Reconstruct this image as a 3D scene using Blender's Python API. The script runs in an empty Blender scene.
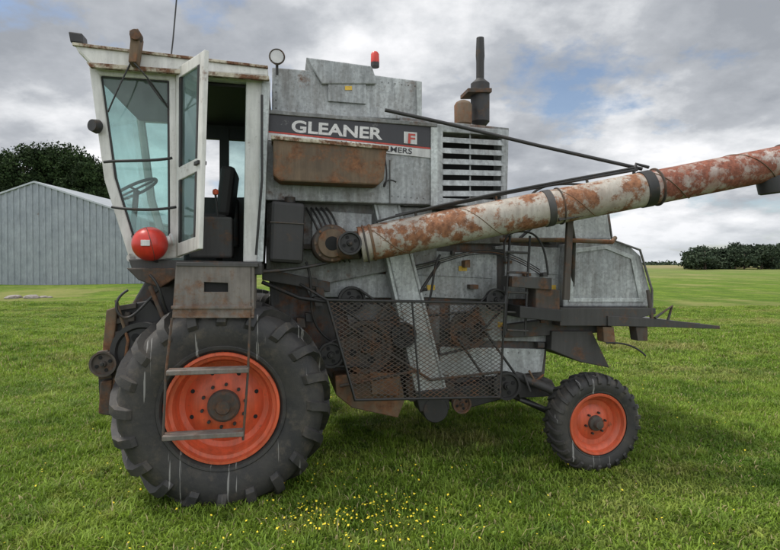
import bpy, bmesh, math, random
import numpy as np
from mathutils import Vector, Matrix
random.seed(4); rng=np.random.default_rng(4)
S=bpy.context.scene
S.view_settings.view_transform='Standard'; S.view_settings.look='None'; S.view_settings.exposure=0
COL=S.collection
# ---------------------------------------------------------------- camera
F=551.0; H=1.8; PITCH=math.atan(8/F)
cam=bpy.data.cameras.new("camera"); co=bpy.data.objects.new("camera",cam); COL.objects.link(co)
cam.sensor_fit='HORIZONTAL'; cam.sensor_width=36; cam.lens=F/780*36; cam.clip_end=6000; cam.clip_start=.05
co.location=(0,0,H); co.rotation_euler=(math.pi/2-PITCH,0,0); S.camera=co
# ---------------------------------------------------------------- survey helpers (photo measurements -> machine metres)
YAW=math.radians(11); OX,OY=-1.28,4.2
cY,sY=math.cos(YAW),math.sin(YAW)
def ray(u,v):
    a=(u-390)/F; b=(275-v)/F
    return Vector((a, math.cos(PITCH)+b*math.sin(PITCH), -math.sin(PITCH)+b*math.cos(PITCH)))
def w2l(p):
    dx,dy=p[0]-OX,p[1]-OY
    return Vector((cY*dx+sY*dy, -sY*dx+cY*dy, p[2]))
def at(u,v,y):
    d=ray(u,v); o=w2l((0,0,H)); dl=Vector((cY*d.x+sY*d.y,-sY*d.x+cY*d.y,d.z))
    t=(y-o.y)/dl.y
    return o+dl*t
def wd(u,v,D):
    d=ray(u,v); return Vector((0,0,H))+d*(D/d.y)
def atd(u,v,D): return w2l(wd(u,v,D))
# ---------------------------------------------------------------- materials
def M(name):
    m=bpy.data.materials.new(name); m.use_nodes=True; nt=m.node_tree
    for n in list(nt.nodes): nt.nodes.remove(n)
    out=nt.nodes.new('ShaderNodeOutputMaterial'); b=nt.nodes.new('ShaderNodeBsdfPrincipled')
    nt.links.new(b.outputs[0],out.inputs[0]); return m,nt,b,out
def N(nt,t,**k):
    n=nt.nodes.new(t)
    for a,v in k.items():
        if a in n.inputs.keys(): n.inputs[a].default_value=v
        else: setattr(n,a,v)
    return n
def noise(nt,co_,scale,detail=6,rough=.6,mp=None):
    n=N(nt,'ShaderNodeTexNoise'); n.inputs['Scale'].default_value=scale; n.inputs['Detail'].default_value=detail; n.inputs['Roughness'].default_value=rough
    if mp:
        m=nt.nodes.new('ShaderNodeMapping'); m.inputs['Scale'].default_value=mp; nt.links.new(co_,m.inputs[0]); nt.links.new(m.outputs[0],n.inputs['Vector'])
    else: nt.links.new(co_,n.inputs['Vector'])
    return n.outputs['Fac']
def ramp(nt,f,stops):
    r=nt.nodes.new('ShaderNodeValToRGB'); e=r.color_ramp.elements
    while len(e)<len(stops): e.new(.5)
    for i,(p,c) in enumerate(stops):
        e[i].position=p; e[i].color=(c,c,c,1) if not isinstance(c,tuple) else (*c,1)
    nt.links.new(f,r.inputs[0]); return r.outputs[0]
def mix(nt,f,a,b,mode='MIX'):
    n=nt.nodes.new('ShaderNodeMixRGB'); n.blend_type=mode
    for k,v in (('Fac',f),('Color1',a),('Color2',b)):
        if isinstance(v,(int,float)): n.inputs[k].default_value=v
        elif isinstance(v,tuple): n.inputs[k].default_value=(*v,1)
        else: nt.links.new(v,n.inputs[k])
    return n.outputs[0]
def worn(name,base,rust=.3,dirt=.5,metal=0.,rough=.55,scale=3.,spangle=False,base2=None,bump=.25,rustc=((.07,.028,.014),(.21,.10,.05)),soft=.06,streak=.5,grime=0.):
    m,nt,b,out=M(name); tc=nt.nodes.new('ShaderNodeTexCoord').outputs['Object']
    col=base
    if base2: col=mix(nt,ramp(nt,noise(nt,tc,scale*.8,5),[(.35,0.),(.65,1.)]),base,base2)
    if spangle:
        v=N(nt,'ShaderNodeTexVoronoi'); v.inputs['Scale'].default_value=45; nt.links.new(tc,v.inputs['Vector'])
        bw=nt.nodes.new('ShaderNodeRGBToBW'); nt.links.new(v.outputs['Color'],bw.inputs[0])
        sp=ramp(nt,bw.outputs[0],[(.2,.85),(.8,1.12)])
        col=mix(nt,1.,col,sp,'MULTIPLY')
    st=ramp(nt,noise(nt,tc,4.,5,.65,(5,5,.5)),[(.35,1-streak),(.62,1.)])
    col=mix(nt,dirt,col,st,'MULTIPLY')
    bl=ramp(nt,noise(nt,tc,1.7,6,.7),[(.3,.62),(.6,1.05)])
    col=mix(nt,dirt,col,bl,'MULTIPLY')
    if grime:
        gm=ramp(nt,noise(nt,tc,2.2,8,.75,(2.2,2.2,.8)),[(.46,0.),(.66,grime)])
        col=mix(nt,gm,col,(.10,.075,.05))
        sp2=ramp(nt,noise(nt,tc,38,3,.6),[(.62,0.),(.70,grime)])
        col=mix(nt,sp2,col,(.09,.065,.045))
    nf=noise(nt,tc,scale,9,.74)
    t=.72-rust*.42
    rf=ramp(nt,nf,[(t-soft,0.),(t+soft,1.)])
    rc=mix(nt,ramp(nt,noise(nt,tc,scale*5,6,.7),[(.35,0.),(.65,1.)]),rustc[0],rustc[1])
    col=mix(nt,rf,col,rc)
    nt.links.new(col,b.inputs['Base Color'])
    rr=mix(nt,rf,(rough,)*3,(.88,)*3); nt.links.new(rr,b.inputs['Roughness'])
    if metal:
        mm=mix(nt,rf,(metal,)*3,(0.,)*3); nt.links.new(mm,b.inputs['Metallic'])
    bp=nt.nodes.new('ShaderNodeBump'); bp.inputs['Strength'].default_value=bump; bp.inputs['Distance'].default_value=.01
    hh=mix(nt,.5,noise(nt,tc,3.,4),nf); nt.links.new(hh,bp.inputs['Height']); nt.links.new(bp.outputs[0],b.inputs['Normal'])
    return m
GALV=worn("galvanised_steel",(.46,.48,.475),.14,.75,.2,.5,3.,True,(.35,.37,.37),grime=.42)
GALVL=worn("galvanised_light",(.60,.635,.62),.08,.6,.2,.5,3.,True,(.48,.51,.50),grime=.28)
GALVD=worn("galvanised_dark",(.30,.31,.305),.24,.8,.2,.6,3.,True,(.19,.195,.19),grime=.6)
GALVK=worn("body_gap_shade_grimy_steel",(.13,.132,.13),.34,.8,.1,.7,3.,False,(.07,.07,.07),grime=.6)  # dark base paints in the shade of gaps between panels, under grime and rust
WHITE=worn("cab_white_paint",(.76,.75,.71),.13,.4,0,.4,5.,False,(.68,.67,.62),grime=.15)
TRIM=worn("rusty_trim",(.55,.5,.38),.55,.5,0,.6,9.)
RUST=worn("rusty_brown",(.20,.135,.08),.45,.6,0,.75,4.,False,(.12,.085,.055),rustc=((.10,.045,.022),(.24,.11,.05)))
RUSTD=worn("rusty_dark",(.085,.072,.06),.42,.6,0,.8,5.,rustc=((.07,.036,.02),(.17,.085,.045)))
STEP=worn("step_plate",(.25,.225,.20),.38,.6,.1,.65,4.,False,(.17,.15,.13),rustc=((.10,.055,.035),(.2,.115,.07)))
BLACK=worn("black_greasy_steel",(.028,.027,.026),.22,.4,0,.55,6.,rustc=((.05,.035,.025),(.11,.07,.045)))
BLACKP=worn("black_decal",(.02,.02,.023),.10,.3,0,.35,6.,rustc=((.2,.2,.2),(.3,.3,.28)))
DARK=worn("dark_frame",(.07,.067,.063),.32,.5,.1,.6,5.,rustc=((.07,.038,.022),(.17,.09,.05)))
ORANGE=worn("orange_rim_paint",(.76,.12,.045),.14,.55,0,.45,7.,False,(.64,.125,.055),grime=.3)
AUG=worn("auger_peeling_paint",(.52,.49,.43),.50,.45,0,.65,5.,False,(.40,.34,.28),.5,((.13,.055,.028),(.31,.14,.07)),.035,grime=.35)
AUG2=worn("auger_rusted_paint",(.52,.46,.42),.60,.45,0,.7,7.,False,(.33,.19,.14),.5,((.13,.045,.028),(.29,.10,.06)),.035,grime=.35)
WSTR=worn("white_stripe",(.70,.70,.68),.14,.6,0,.45,8.,grime=.25)
RED=worn("red_plastic",(.62,.04,.025),.10,.5,0,.35,6.,rustc=((.6,.55,.5),(.4,.2,.15)))
REDL=worn("red_line",(.5,.06,.04),.2,.4,0,.5,8.)
YEL=worn("yellow_sticker",(.7,.45,.05),.2,.4,0,.5,14.)
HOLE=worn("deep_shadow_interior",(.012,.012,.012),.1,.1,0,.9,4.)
SEAT=worn("seat_vinyl",(.03,.028,.026),.1,.3,0,.6,4.)
LENS=worn("lamp_lens",(.5,.5,.48),.0,.1,.2,.15,4.)
def rubber(name):
    m,nt,b,out=M(name); tc=nt.nodes.new('ShaderNodeTexCoord').outputs['Object']
    c=mix(nt,ramp(nt,noise(nt,tc,3.,8,.7),[(.38,0.),(.70,1.)]),(.022,.022,.023),(.058,.053,.046))
    c=mix(nt,ramp(nt,noise(nt,tc,9.,8,.75),[(.52,0.),(.72,.7)]),c,(.11,.09,.066))
    w=ramp(nt,noise(nt,tc,4.5,3,.5,(7,1,.3)),[(.67,0.),(.69,.6)])
    c=mix(nt,w,c,(.38,.37,.35))
    nt.links.new(c,b.inputs['Base Color']); b.inputs['Roughness'].default_value=.66
    bp=nt.nodes.new('ShaderNodeBump'); bp.inputs['Strength'].default_value=.4; bp.inputs['Distance'].default_value=.01
    nt.links.new(noise(nt,tc,20.,6),bp.inputs['Height']); nt.links.new(bp.outputs[0],b.inputs['Normal'])
    return m
RUB=rubber("tyre_rubber")
def glassm():
    m,nt,b,out=M("cab_glass"); nt.nodes.remove(b)
    tc=nt.nodes.new('ShaderNodeTexCoord').outputs['Object']
    t=N(nt,'ShaderNodeBsdfTransparent'); t.inputs[0].default_value=(.66,.86,.84,1)
    g=N(nt,'ShaderNodeBsdfGlossy'); g.inputs['Roughness'].default_value=.06; g.inputs[0].default_value=(.8,.9,.9,1)
    d=N(nt,'ShaderNodeBsdfDiffuse'); d.inputs[0].default_value=(.40,.50,.47,1)
    fr=N(nt,'ShaderNodeFresnel'); fr.inputs[0].default_value=1.6
    a=N(nt,'ShaderNodeMixShader'); nt.links.new(fr.outputs[0],a.inputs[0]); nt.links.new(t.outputs[0],a.inputs[1]); nt.links.new(g.outputs[0],a.inputs[2])
    c=N(nt,'ShaderNodeMixShader'); nt.links.new(ramp(nt,noise(nt,tc,3,8,.7),[(.3,.08),(.75,.34)]),c.inputs[0]); nt.links.new(a.outputs[0],c.inputs[1]); nt.links.new(d.outputs[0],c.inputs[2])
    nt.links.new(c.outputs[0],out.inputs[0]); return m
GLASS=glassm()
# ---------------------------------------------------------------- mesh helpers
def empty(name,loc=(0,0,0),rz=0):
    e=bpy.data.objects.new(name,None); e.location=loc; e.rotation_euler=(0,0,rz); COL.objects.link(e); return e
ROOT=empty("combine_harvester",(OX,OY,0),YAW)
def mk(name,verts,faces,mat,par=None,bevel=0,smooth=False,norm=True):
    me=bpy.data.meshes.new(name); me.from_pydata([tuple(v) for v in verts],[],faces)
    if norm:
        bm=bmesh.new(); bm.from_mesh(me); bmesh.ops.recalc_face_normals(bm,faces=bm.faces); bm.to_mesh(me); bm.free()
    me.materials.append(mat)
    if smooth: me.polygons.foreach_set('use_smooth',[True]*len(me.polygons))
    o=bpy.data.objects.new(name,me); COL.objects.link(o); o.parent=par if par is not None else ROOT
    if bevel:
        b=o.modifiers.new("b",'BEVEL'); b.width=bevel; b.segments=2; b.limit_method='ANGLE'; b.angle_limit=math.radians(35)
    return o
def prism(name,uv,y0,y1,mat,bevel=.006):
    p=[at(u,v,y0) for u,v in uv]; n=len(p)
    V=[(q.x,y0,q.z) for q in p]+[(q.x,y1,q.z) for q in p]
    Fc=[tuple(range(n)),tuple(range(2*n-1,n-1,-1))]+[(i,(i+1)%n,n+(i+1)%n,n+i) for i in range(n)]
    return mk(name,V,Fc,mat,None,bevel)
def rect(name,u0,v0,u1,v1,y0,y1,mat,bevel=.006,sl=0.):
    dv=(u1-u0)*sl
    return prism(name,[(u0,v0),(u1,v0+dv),(u1,v1+dv),(u0,v1)],y0,y1,mat,bevel)
def ring(name,outer,inner,y0,y1,mat,bevel=.006):
    n=len(outer); A=[at(u,v,y0) for u,v in outer]; B=[at(u,v,y0) for u,v in inner]
    V=[(q.x,y0,q.z) for q in A]+[(q.x,y0,q.z) for q in B]+[(q.x,y1,q.z) for q in A]+[(q.x,y1,q.z) for q in B]
    Fc=[]
    for i in range(n):
        j=(i+1)%n
        Fc+=[(i,j,n+j,n+i),(2*n+i,2*n+j,3*n+j,3*n+i),(i,j,2*n+j,2*n+i),(n+i,n+j,3*n+j,3*n+i)]
    return mk(name,V,Fc,mat,None,bevel)
def slab(name,pts,th,mat,bevel=.004):
    pts=[Vector(p) for p in pts]; n=(pts[1]-pts[0]).cross(pts[-1]-pts[0]).normalized()*th; k=len(pts)
    V=[p-n*.5 for p in pts]+[p+n*.5 for p in pts]
    Fc=[tuple(range(k)),tuple(range(2*k-1,k-1,-1))]+[(i,(i+1)%k,k+(i+1)%k,k+i) for i in range(k)]
    return mk(name,V,Fc,mat,None,bevel)
def tube(name,pts,r,mat,smooth=False,par=None):
    cu=bpy.data.curves.new(name,'CURVE'); cu.dimensions='3D'; cu.bevel_depth=r; cu.bevel_resolution=3; cu.use_fill_caps=True
    if smooth:
        s=cu.splines.new('NURBS'); s.points.add(len(pts)-1)
        for i,p in enumerate(pts): s.points[i].co=(*p,1)
        s.use_endpoint_u=True; s.order_u=min(4,len(pts)); cu.resolution_u=8
    else:
        s=cu.splines.new('POLY'); s.points.add(len(pts)-1)
        for i,p in enumerate(pts): s.points[i].co=(*p,1)
    cu.materials.append(mat); o=bpy.data.objects.new(name,cu); COL.objects.link(o); o.parent=par if par is not None else ROOT
    return o
def T(name,uvy,r,mat,smooth=False): return tube(name,[at(*q) for q in uvy],r,mat,smooth)
def lathe(name,prof,c,axis,mat,seg=40,par=None,close=False):
    ax=Vector(axis).normalized(); q=Vector((0,0,1)).rotation_difference(ax).to_matrix()
    V=[];Fc=[];n=len(prof)
    for i in range(seg):
        a=2*math.pi*i/seg
        for h,r in prof: V.append(Vector(c)+q@Vector((r*math.cos(a),r*math.sin(a),h)))
    for i in range(seg):
        j=(i+1)%seg
        for k in range(n-1 if not close else n):
            l=(k+1)%n; Fc.append((i*n+k,j*n+k,j*n+l,i*n+l))
    o=mk(name,V,Fc,mat,par,0,True)
    bm=bmesh.new(); bm.from_mesh(o.data); bmesh.ops.remove_doubles(bm,verts=bm.verts,dist=1e-5); bmesh.ops.recalc_face_normals(bm,faces=bm.faces); bm.to_mesh(o.data); bm.free()
    e=o.modifiers.new('e','EDGE_SPLIT'); e.split_angle=math.radians(35)
    return o
def cyl(name,c,axis,r,L,mat,seg=32):
    return lathe(name,[(0,0),(0,r*.94),(r*.06,r),(L-r*.06,r),(L,r*.94),(L,0)],c,axis,mat,seg)
def pulley(name,u,v,y,rpx,mat=RUSTD,w=.05):
    c=at(u,v,y); r=rpx/F*4.9
    o=lathe(name,[(-.02,0),(-.02,r*.22),(0.01,r*.28),(.012,r*.78),(-.012,r*.84),(-.012,r),(w*.4,r*.88),(w,r),(w,0)],c,(0,1,0),mat,36)
    lathe(name+"_hub",[(-.035,0),(-.035,r*.12),(-.02,r*.16)],c,(0,1,0),BLACK,12)
    for k in range(4):
        a=k*math.pi/2+.4
        cyl(name+"_hole",c+Vector((math.cos(a)*r*.53,.004,math.sin(a)*r*.53)),(0,1,0),r*.14,.012,HOLE,12)
    return o
def rivets(name,a,b,y,n,mat=GALVD,r=.006):
    V=[];Fc=[]
    for i in range(n):
        t=i/(n-1); c=at(a[0]+(b[0]-a[0])*t,a[1]+(b[1]-a[1])*t,y); k=len(V)
        for h,rr in ((0,r),(-.004,r*.7)):
            for j in range(6): V.append((c.x+rr*math.cos(j*1.047),c.y+h,c.z+rr*math.sin(j*1.047)))
        for j in range(6): Fc.append((k+j,k+(j+1)%6,k+6+(j+1)%6,k+6+j))
        Fc.append(tuple(range(k+6,k+12)))
    return mk(name,V,Fc,mat)
# ---------------------------------------------------------------- wheels
def tyre(name,c,R,W,rim,lugs,lugh,ground=0.0,lw=.035,sweep=.30,reach=.60):
    rc=R-lugh
    s=(rc-rim)
    prof=[(W*.14,rim-.012),(W*.10,rim+.02),(W*.05,rim+s*.10),(W*.04,rim+s*.16),(W*.055,rim+s*.18),(W*.03,rim+s*.28),(0,rim+s*.5),(W*.01,rim+s*.70),(W*.06,rim+s*.87),(W*.16,rim+s*.965),(W*.33,rc),(W*.5,rc+.004)]
    prof=prof+[(W-a,b) for a,b in prof[-2::-1]]
    V=[];Fc=[];seg=96;n=len(prof)
    def P(y,r,a):
        x=c[0]+r*math.cos(a); z=c[2]+r*math.sin(a); yy=c[1]+y
        if z<ground:
            yy+= (ground-z)*(.5 if y>W/2 else -.5); z=ground+ (z-ground)*.08
        return (x,yy,z)
    for i in range(seg):
        a=2*math.pi*i/seg
        for y,r in prof: V.append(P(y,r,a))
    for i in range(seg):
        j=(i+1)%seg
        for k in range(n-1): Fc.append((i*n+k,j*n+k,j*n+k+1,i*n+k+1))
    for side in (0,1):
        for q in range(lugs):
            a0=2*math.pi*(q+.5*side)/lugs
            path=[(.53,rc+.002,0.,(0,1)),(.40,rc,sweep*.35,(0,1)),(.25,rim+s*.985,sweep*.68,(-.1,1)),(.12,rim+s*.93,sweep*.9,(-.45,.9)),(.045,rim+s*.85,sweep,(-.85,.5)),(.008,rim+s*(reach+.08),sweep*1.05,(-1,.1)),(.004,rim+s*reach,sweep*1.07,(-1,0))]
            hh=[lugh,lugh,lugh,lugh*.97,lugh*.8,lugh*.55,lugh*.1]
            k0=len(V)
            for (y,r,ph,nn),h in zip(path,hh):
                a=a0+ph; y=y*W
                ny,nr=nn; l=math.hypot(ny,nr); ny/=l; nr/=l
                for (dt,up) in ((-1.15,-.01),(1.15,-.01),(.8,h),(-.8,h)):
                    rr=r+nr*up; yy=y+ny*up; aa=a+dt*lw/rr
                    if side: yy=W-yy
                    V.append(P(yy,rr,aa))
            m=len(path)
            for i in range(m-1):
                for j in range(4):
                    b=k0+i*4; Fc.append((b+j,b+(j+1)%4,b+4+(j+1)%4,b+4+j))
            Fc.append((k0,k0+1,k0+2,k0+3)); e=k0+4*(m-1); Fc.append((e,e+1,e+2,e+3))
    o=mk(name,V,Fc,RUB,None,0,True); e=o.modifiers.new('e','EDGE_SPLIT'); e.split_angle=math.radians(40)
    return o
fw=at(223,411,.0); FC=Vector((fw.x,-.08,.725))
tyre("drive_tyre",FC,.835,.62,.415,20,.055,lw=.040)
lathe("drive_rim",[(.055,.43),(.04,.425),(.04,.405),(.075,.395),(.085,.37),(.15,.355),(.20,.34),(.215,.30),(.19,.25),(.155,.20),(.15,.13),(.15,0)],FC,(0,1,0),ORANGE,64)
lathe("drive_hub",[(.15,.125),(.10,.118),(.085,.10),(.085,.06),(.06,.05),(.055,.0)],FC,(0,1,0),RUSTD,32)
for k in range(10):
    a=k*math.pi/5+.2
    cyl("wheel_bolt",FC+Vector((.165*math.cos(a),.125,.165*math.sin(a))),(0,1,0),.013,.04,BLACK,8)
for k in range(8):
    a=k*math.pi/4+.35
    cyl("rim_hole",FC+Vector((.26*math.cos(a),.186,.26*math.sin(a))),(0,1,0),.016,.02,HOLE,12)
tyre("drive_tyre_far",Vector((FC.x,2.5,.74)),.80,.60,.41,20,.042,lw=.036)
lathe("drive_rim_far",[(.5,.42),(.45,.38),(.3,.3),(.3,0)],Vector((FC.x,2.5,.74)),(0,1,0),ORANGE,32)
cyl("front_axle",Vector((FC.x,.2,.74)),(0,1,0),.11,2.5,BLACK)
r=at(597,430,.06); RC=Vector((r.x,.02,.41))
def rearwheel(c,nm,flip=False):
    tyre("steer_tyre"+nm,c,.437,.26,.265,26,.02,lw=.018,sweep=.12)
    o=-1 if flip else 1
    lathe("steer_rim"+nm,[(.02,.275),(.012,.268),(.015,.25),(.05,.24),(.07,.215),(.10,.20),(.105,.16),(.08,.12),(.07,.07),(.06,0)],c if not flip else c+Vector((0,.26,0)),(0,o,0),ORANGE,48)
    lathe("steer_hub"+nm,[(.07,.07),(.04,.065),(.03,.04),(-.01,.035),(-.02,.0)],c if not flip else c+Vector((0,.26,0)),(0,o,0),RUSTD,24)
    for k in range(6):
        a=k*math.pi/3+.2
        cyl("steer_bolt"+nm,c+Vector((.095*math.cos(a),.05,.095*math.sin(a))),(0,1,0),.010,.04,BLACK,8)
rearwheel(RC,""); rearwheel(Vector((RC.x,2.6,.405)),"_far",True)
tube("rear_axle_beam",[RC+Vector((0,.2,.02)),RC+Vector((-.05,.45,.12)),RC+Vector((-.05,2.2,.12)),RC+Vector((0,2.6,.02))],.05,BLACK)
T("axle_support",[(515,375,.75),(548,388,.6),(575,402,.4)],.045,DARK)
T("axle_support",[(505,392,.8),(550,412,.7)],.03,BLACK)
T("tie_rod",[(520,400,.5),(560,414,.35),(590,425,.25)],.016,BLACK)
prism("axle_pivot_plate",[(510,372),(552,380),(560,396),(520,398)],.7,1.2,DARK)
# ---------------------------------------------------------------- cab
YC=.30; YF=1.75
prism("cab_roof",[(73,43),(268,67),(268,77),(92,66),(78,52)],YC-.08,YF+.1,WHITE,.02)
prism("ceiling_dark_sheet",[(96,75),(262,86),(262,89),(97,78)],YC+.09,YF-.06,SEAT,.004)  # dark sheet added below the white roof to hide green bounce light
prism("roof_gutter",[(86,62),(269,76),(269,80),(90,67)],YC-.10,YC-.06,TRIM,.003)
prism("roof_top_trim",[(72,42),(268,65.5),(268,68),(72,45)],YC-.10,YC-.07,TRIM,.003)
O1=[(88,61),(176,69),(178,258),(130,262),(104,180)]; I1=[(100,75),(169,80),(170,238),(134,243),(114,178)]
ring("side_window_frame",O1,I1,YC,YC+.07,WHITE,.012)
ring("side_window_seal",[(99,74),(170,79),(171,239),(133,244),(113,178)],[(102,77),(167,82),(168,236),(135.5,241),(116.5,178)],YC+.02,YC+.05,BLACK,.003)
def glass(name,uv,y):
    return mk(name,[at(u,v,y) for u,v in uv],[tuple(range(len(uv)))],GLASS,norm=False)
glass("side_glass",I1,YC+.035)
def ringxz(name,outer,inner,y0,ya,yb,mat):
    n=len(outer); A=[at(u,v,y0) for u,v in outer]; B=[at(u,v,y0) for u,v in inner]
    V=[(q.x,ya,q.z) for q in A]+[(q.x,ya,q.z) for q in B]+[(q.x,yb,q.z) for q in A]+[(q.x,yb,q.z) for q in B]
    Fc=[]
    for i in range(n):
        j=(i+1)%n
        Fc+=[(i,j,n+j,n+i),(2*n+i,2*n+j,3*n+j,3*n+i),(i,j,2*n+j,2*n+i),(n+i,n+j,3*n+j,3*n+i)]
    return mk(name,V,Fc,mat,None,.006)
ringxz("far_window_frame",O1,I1,YC,YF-.05,YF,WHITE)
I1p=[at(u,v,YC) for u,v in I1]; mk("far_side_glass",[(p.x,YF-.02,p.z) for p in I1p],[(0,1,2,3,4)],GLASS,norm=False)
def wallquad(name,q,y,th,mat): return mk(name,[(p.x,y,p.z) for p in q]+[(p.x,y+th,p.z) for p in q],[(0,1,2,3),(7,6,5,4),(0,1,5,4),(1,2,6,5),(2,3,7,6),(3,0,4,7)],mat)
ql=[at(u,v,YC) for u,v in [(178,176),(262,176),(258,262),(178,258)]]
wallquad("far_cab_lower_wall",ql,YF-.05,.05,DARK)
qt=[at(u,v,YC) for u,v in [(176,69),(262,77),(262,104),(176,98)]]
wallquad("far_cab_header",qt,YF-.05,.05,SEAT)
qp=[at(u,v,YC) for u,v in [(200,75),(212,76),(212,180),(200,180)]]
wallquad("far_door_post",qp,YF-.06,.07,SEAT)
qg=[at(u,v,YC) for u,v in [(212,90),(262,90),(262,180),(212,180)]]
mk("far_door_glass",[(p.x,YF-.02,p.z) for p in qg],[(0,1,2,3)],GLASS,norm=False)
f0=[at(90,64,YC),at(106,180,YC),at(131,258,YC)]
mk("windshield",[(p.x,y,p.z) for y in (YC+.06,YF-.06) for p in f0],[(0,1,4,3),(1,2,5,4)],GLASS,norm=False)
tube("windshield_sill",[(f0[2].x,YC,f0[2].z),(f0[2].x,YF,f0[2].z)],.035,WHITE)
prism("rear_pillar",[(246,76),(267,78),(259,262),(243,262)],YC,YC+.08,WHITE,.01)
prism("rear_pillar_edge",[(262,78),(270,79),(263,262),(257,262)],YC-.02,YC+.1,GALVL,.006)
pr=[at(u,v,YC) for u,v in [(256,77),(268,78),(260,262),(250,262)]]
wallquad("rear_cab_wall",pr,YC+.081,YF-YC-.15,DARK)
prism("door_header",[(176,69),(247,76),(247,82),(176,76)],YC+.005,YC+.08,WHITE,.004)
prism("door_jamb_front",[(176,69),(180,69),(181,258),(177,258)],YC-.01,YC+.09,WHITE,.004)
# door standing open
DC=[at(178,69,YC-.02),atd(207,50,4.03),atd(201,249,4.03),at(178,257,YC-.02)]
def bl(s,t): return (DC[0]*(1-s)+DC[1]*s)*(1-t)+(DC[3]*(1-s)+DC[2]*s)*t
def dq(name,s0,s1,t0,t1,th,mat,bv=.006): return slab(name,[bl(s0,t0),bl(s1,t0),bl(s1,t1),bl(s0,t1)],th,mat,bv)
dq("door_stile",0,.13,0,1,.035,WHITE); dq("door_stile",.84,1,0,1,.035,WHITE)
dq("door_rail",.13,.84,0,.06,.033,WHITE); dq("door_rail",.13,.84,.53,.60,.033,WHITE); dq("door_rail",.13,.84,.93,1,.033,WHITE)
for a,b in ((.06,.53),(.60,.93)):
    dq("door_glass",.13,.84,a,b,.004,GLASS,0)
    dq("door_seal",.13,.19,a,b,.04,BLACK,0); dq("door_seal",.78,.84,a,b,.04,BLACK,0)
slab("door_handle",[bl(.8,.55),bl(.95,.55),bl(.95,.57),bl(.8,.57)],.07,BLACK)
# floor, interior
prism("cab_floor",[(128,259),(262,262),(262,274),(132,270)],YC-.04,YF+.05,DARK,.01)
def rbox(name,c,s,mat,bv=.03,rot=(0,0,0)):
    sx,sy,sz=[q/2 for q in s]; R=Matrix.Rotation(rot[1],3,'Y')
    V=[Vector(c)+R@Vector((x*sx,y*sy,z*sz)) for x in(-1,1) for y in(-1,1) for z in(-1,1)]
    return mk(name,V,[(0,1,3,2),(4,5,7,6),(0,1,5,4),(2,3,7,6),(0,2,6,4),(1,3,7,5)],mat,None,bv)
sx=at(240,230,YC).x
rbox("seat_cushion",(sx-.38,1.0,2.22),(.48,.5,.13),SEAT,.04)
rbox("seat_backrest",(sx-.16,1.0,2.48),(.13,.5,.46),SEAT,.04,(0,.12,0))
rbox("seat_base",(sx-.38,1.0,2.0),(.3,.35,.32),BLACK,.02)
rbox("control_console",(sx-.40,1.5,2.25),(.6,.18,.5),DARK,.02)
rbox("door_side_console",(sx-.25,.55,2.05),(.35,.16,.35),DARK,.02)
stc=Vector((sx-.95,.95,2.48))
tube("steering_column",[stc+Vector((-.05,0,-.55)),stc],.025,BLACK)
tor=[stc+Matrix.Rotation(-.5,3,'Y')@Vector((.2*math.cos(a),.2*math.sin(a),.02)) for a in np.linspace(0,2*math.pi,33)]
tube("steering_wheel",tor,.014,BLACK)
tube("steering_spoke",[tor[0],tor[16]],.01,BLACK); tube("steering_spoke",[tor[8],tor[24]],.01,BLACK)
tube("control_lever",[(sx-.5,1.3,2.2),(sx-.55,1.3,2.6)],.012,BLACK)
tube("control_lever",[(sx-.2,.55,2.2),(sx-.22,.55,2.42)],.010,BLACK)
lathe("lever_knob",[(-.03,0),(-.02,.025),(0,.03),(.02,.025),(.03,0)],(sx-.55,1.3,2.62),(0,0,1),RED,16)
lathe("lever_knob",[(-.03,0),(-.02,.022),(0,.026),(.02,.022),(.03,0)],(sx-.22,.55,2.44),(0,0,1),ORANGE,16)
# red float strapped at the lower corner of the cab
rc=at(150,244,YC-.12); R_=.132
lathe("red_float",[(-R_*math.cos(a),R_*math.sin(a)) for a in np.linspace(0,math.pi,25)],rc,(1,.3,.25),RED,36)
lathe("red_float_band",[(-.003,R_*.995),(0,R_*1.012),(.003,R_*.995)],rc,(1,.3,.25),DARK,36)
lathe("red_float_neck",[(R_*.9,.035),(R_*1.12,.035),(R_*1.2,.05),(R_*1.3,.045),(R_*1.3,0)],rc,(1,.3,.25),WSTR,20)
slab("red_float_label",[rc+Vector((x,-R_-.004,z)) for x,z in ((-.035,-.02),(.03,-.02),(.03,.025),(-.035,.025))],.012,WSTR,.003)
T("float_strap",[(132,236,YC-.05),(138,252,YC-.2),(150,262,YC-.15),(160,262,YC)],.008,BLACK,True)
# cab exterior bits
T("grab_rail",[(104,162,.2),(120,160,.15),(150,162,.12),(172,158,.2)],.011,BLACK,True)
T("grab_rail",[(112,207,.2),(130,210,.15),(155,211,.12),(176,207,.2)],.011,BLACK,True)
T("cable",[(131,62,.2),(118,88,.15),(108,112,.2)],.006,BLACK,True)
T("cable",[(131,60,.1),(150,78,.05),(162,98,.2),(168,108,.28)],.006,BLACK,True)
T("wiper_arm",[(147,80,.27),(160,98,.26),(168,106,.26)],.008,BLACK)
prism("lamp_bracket",[(129,30),(138,28),(140,36),(136,62),(128,62),(130,40)],.08,.2,RUST,.008)
cyl("work_lamp_rusty",at(135,34,.05),(0,1,0),.04,.08,RUSTD)
prism("front_lamp",[(68,31),(82,33),(83,43),(70,42)],.3,.42,BLACK,.01)
T("front_lamp_arm",[(78,40,.36),(92,58,.4)],.012,BLACK)
rm=at(95,126,.25); lathe("mirror",[(-.03,0),(-.03,.045),(.02,.055),(.03,.05),(.03,0)],rm,(.6,1,0),BLACK,24)
T("mirror_arm",[(95,126,.28),(104,128,.33)],.01,BLACK)
T("antenna",[(170,66,.5),(173,40,.5),(177,-6,.5)],.006,BLACK)
cyl("antenna_base",at(170,66,.5),(0,0,1),.02,.07,BLACK,12)
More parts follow.
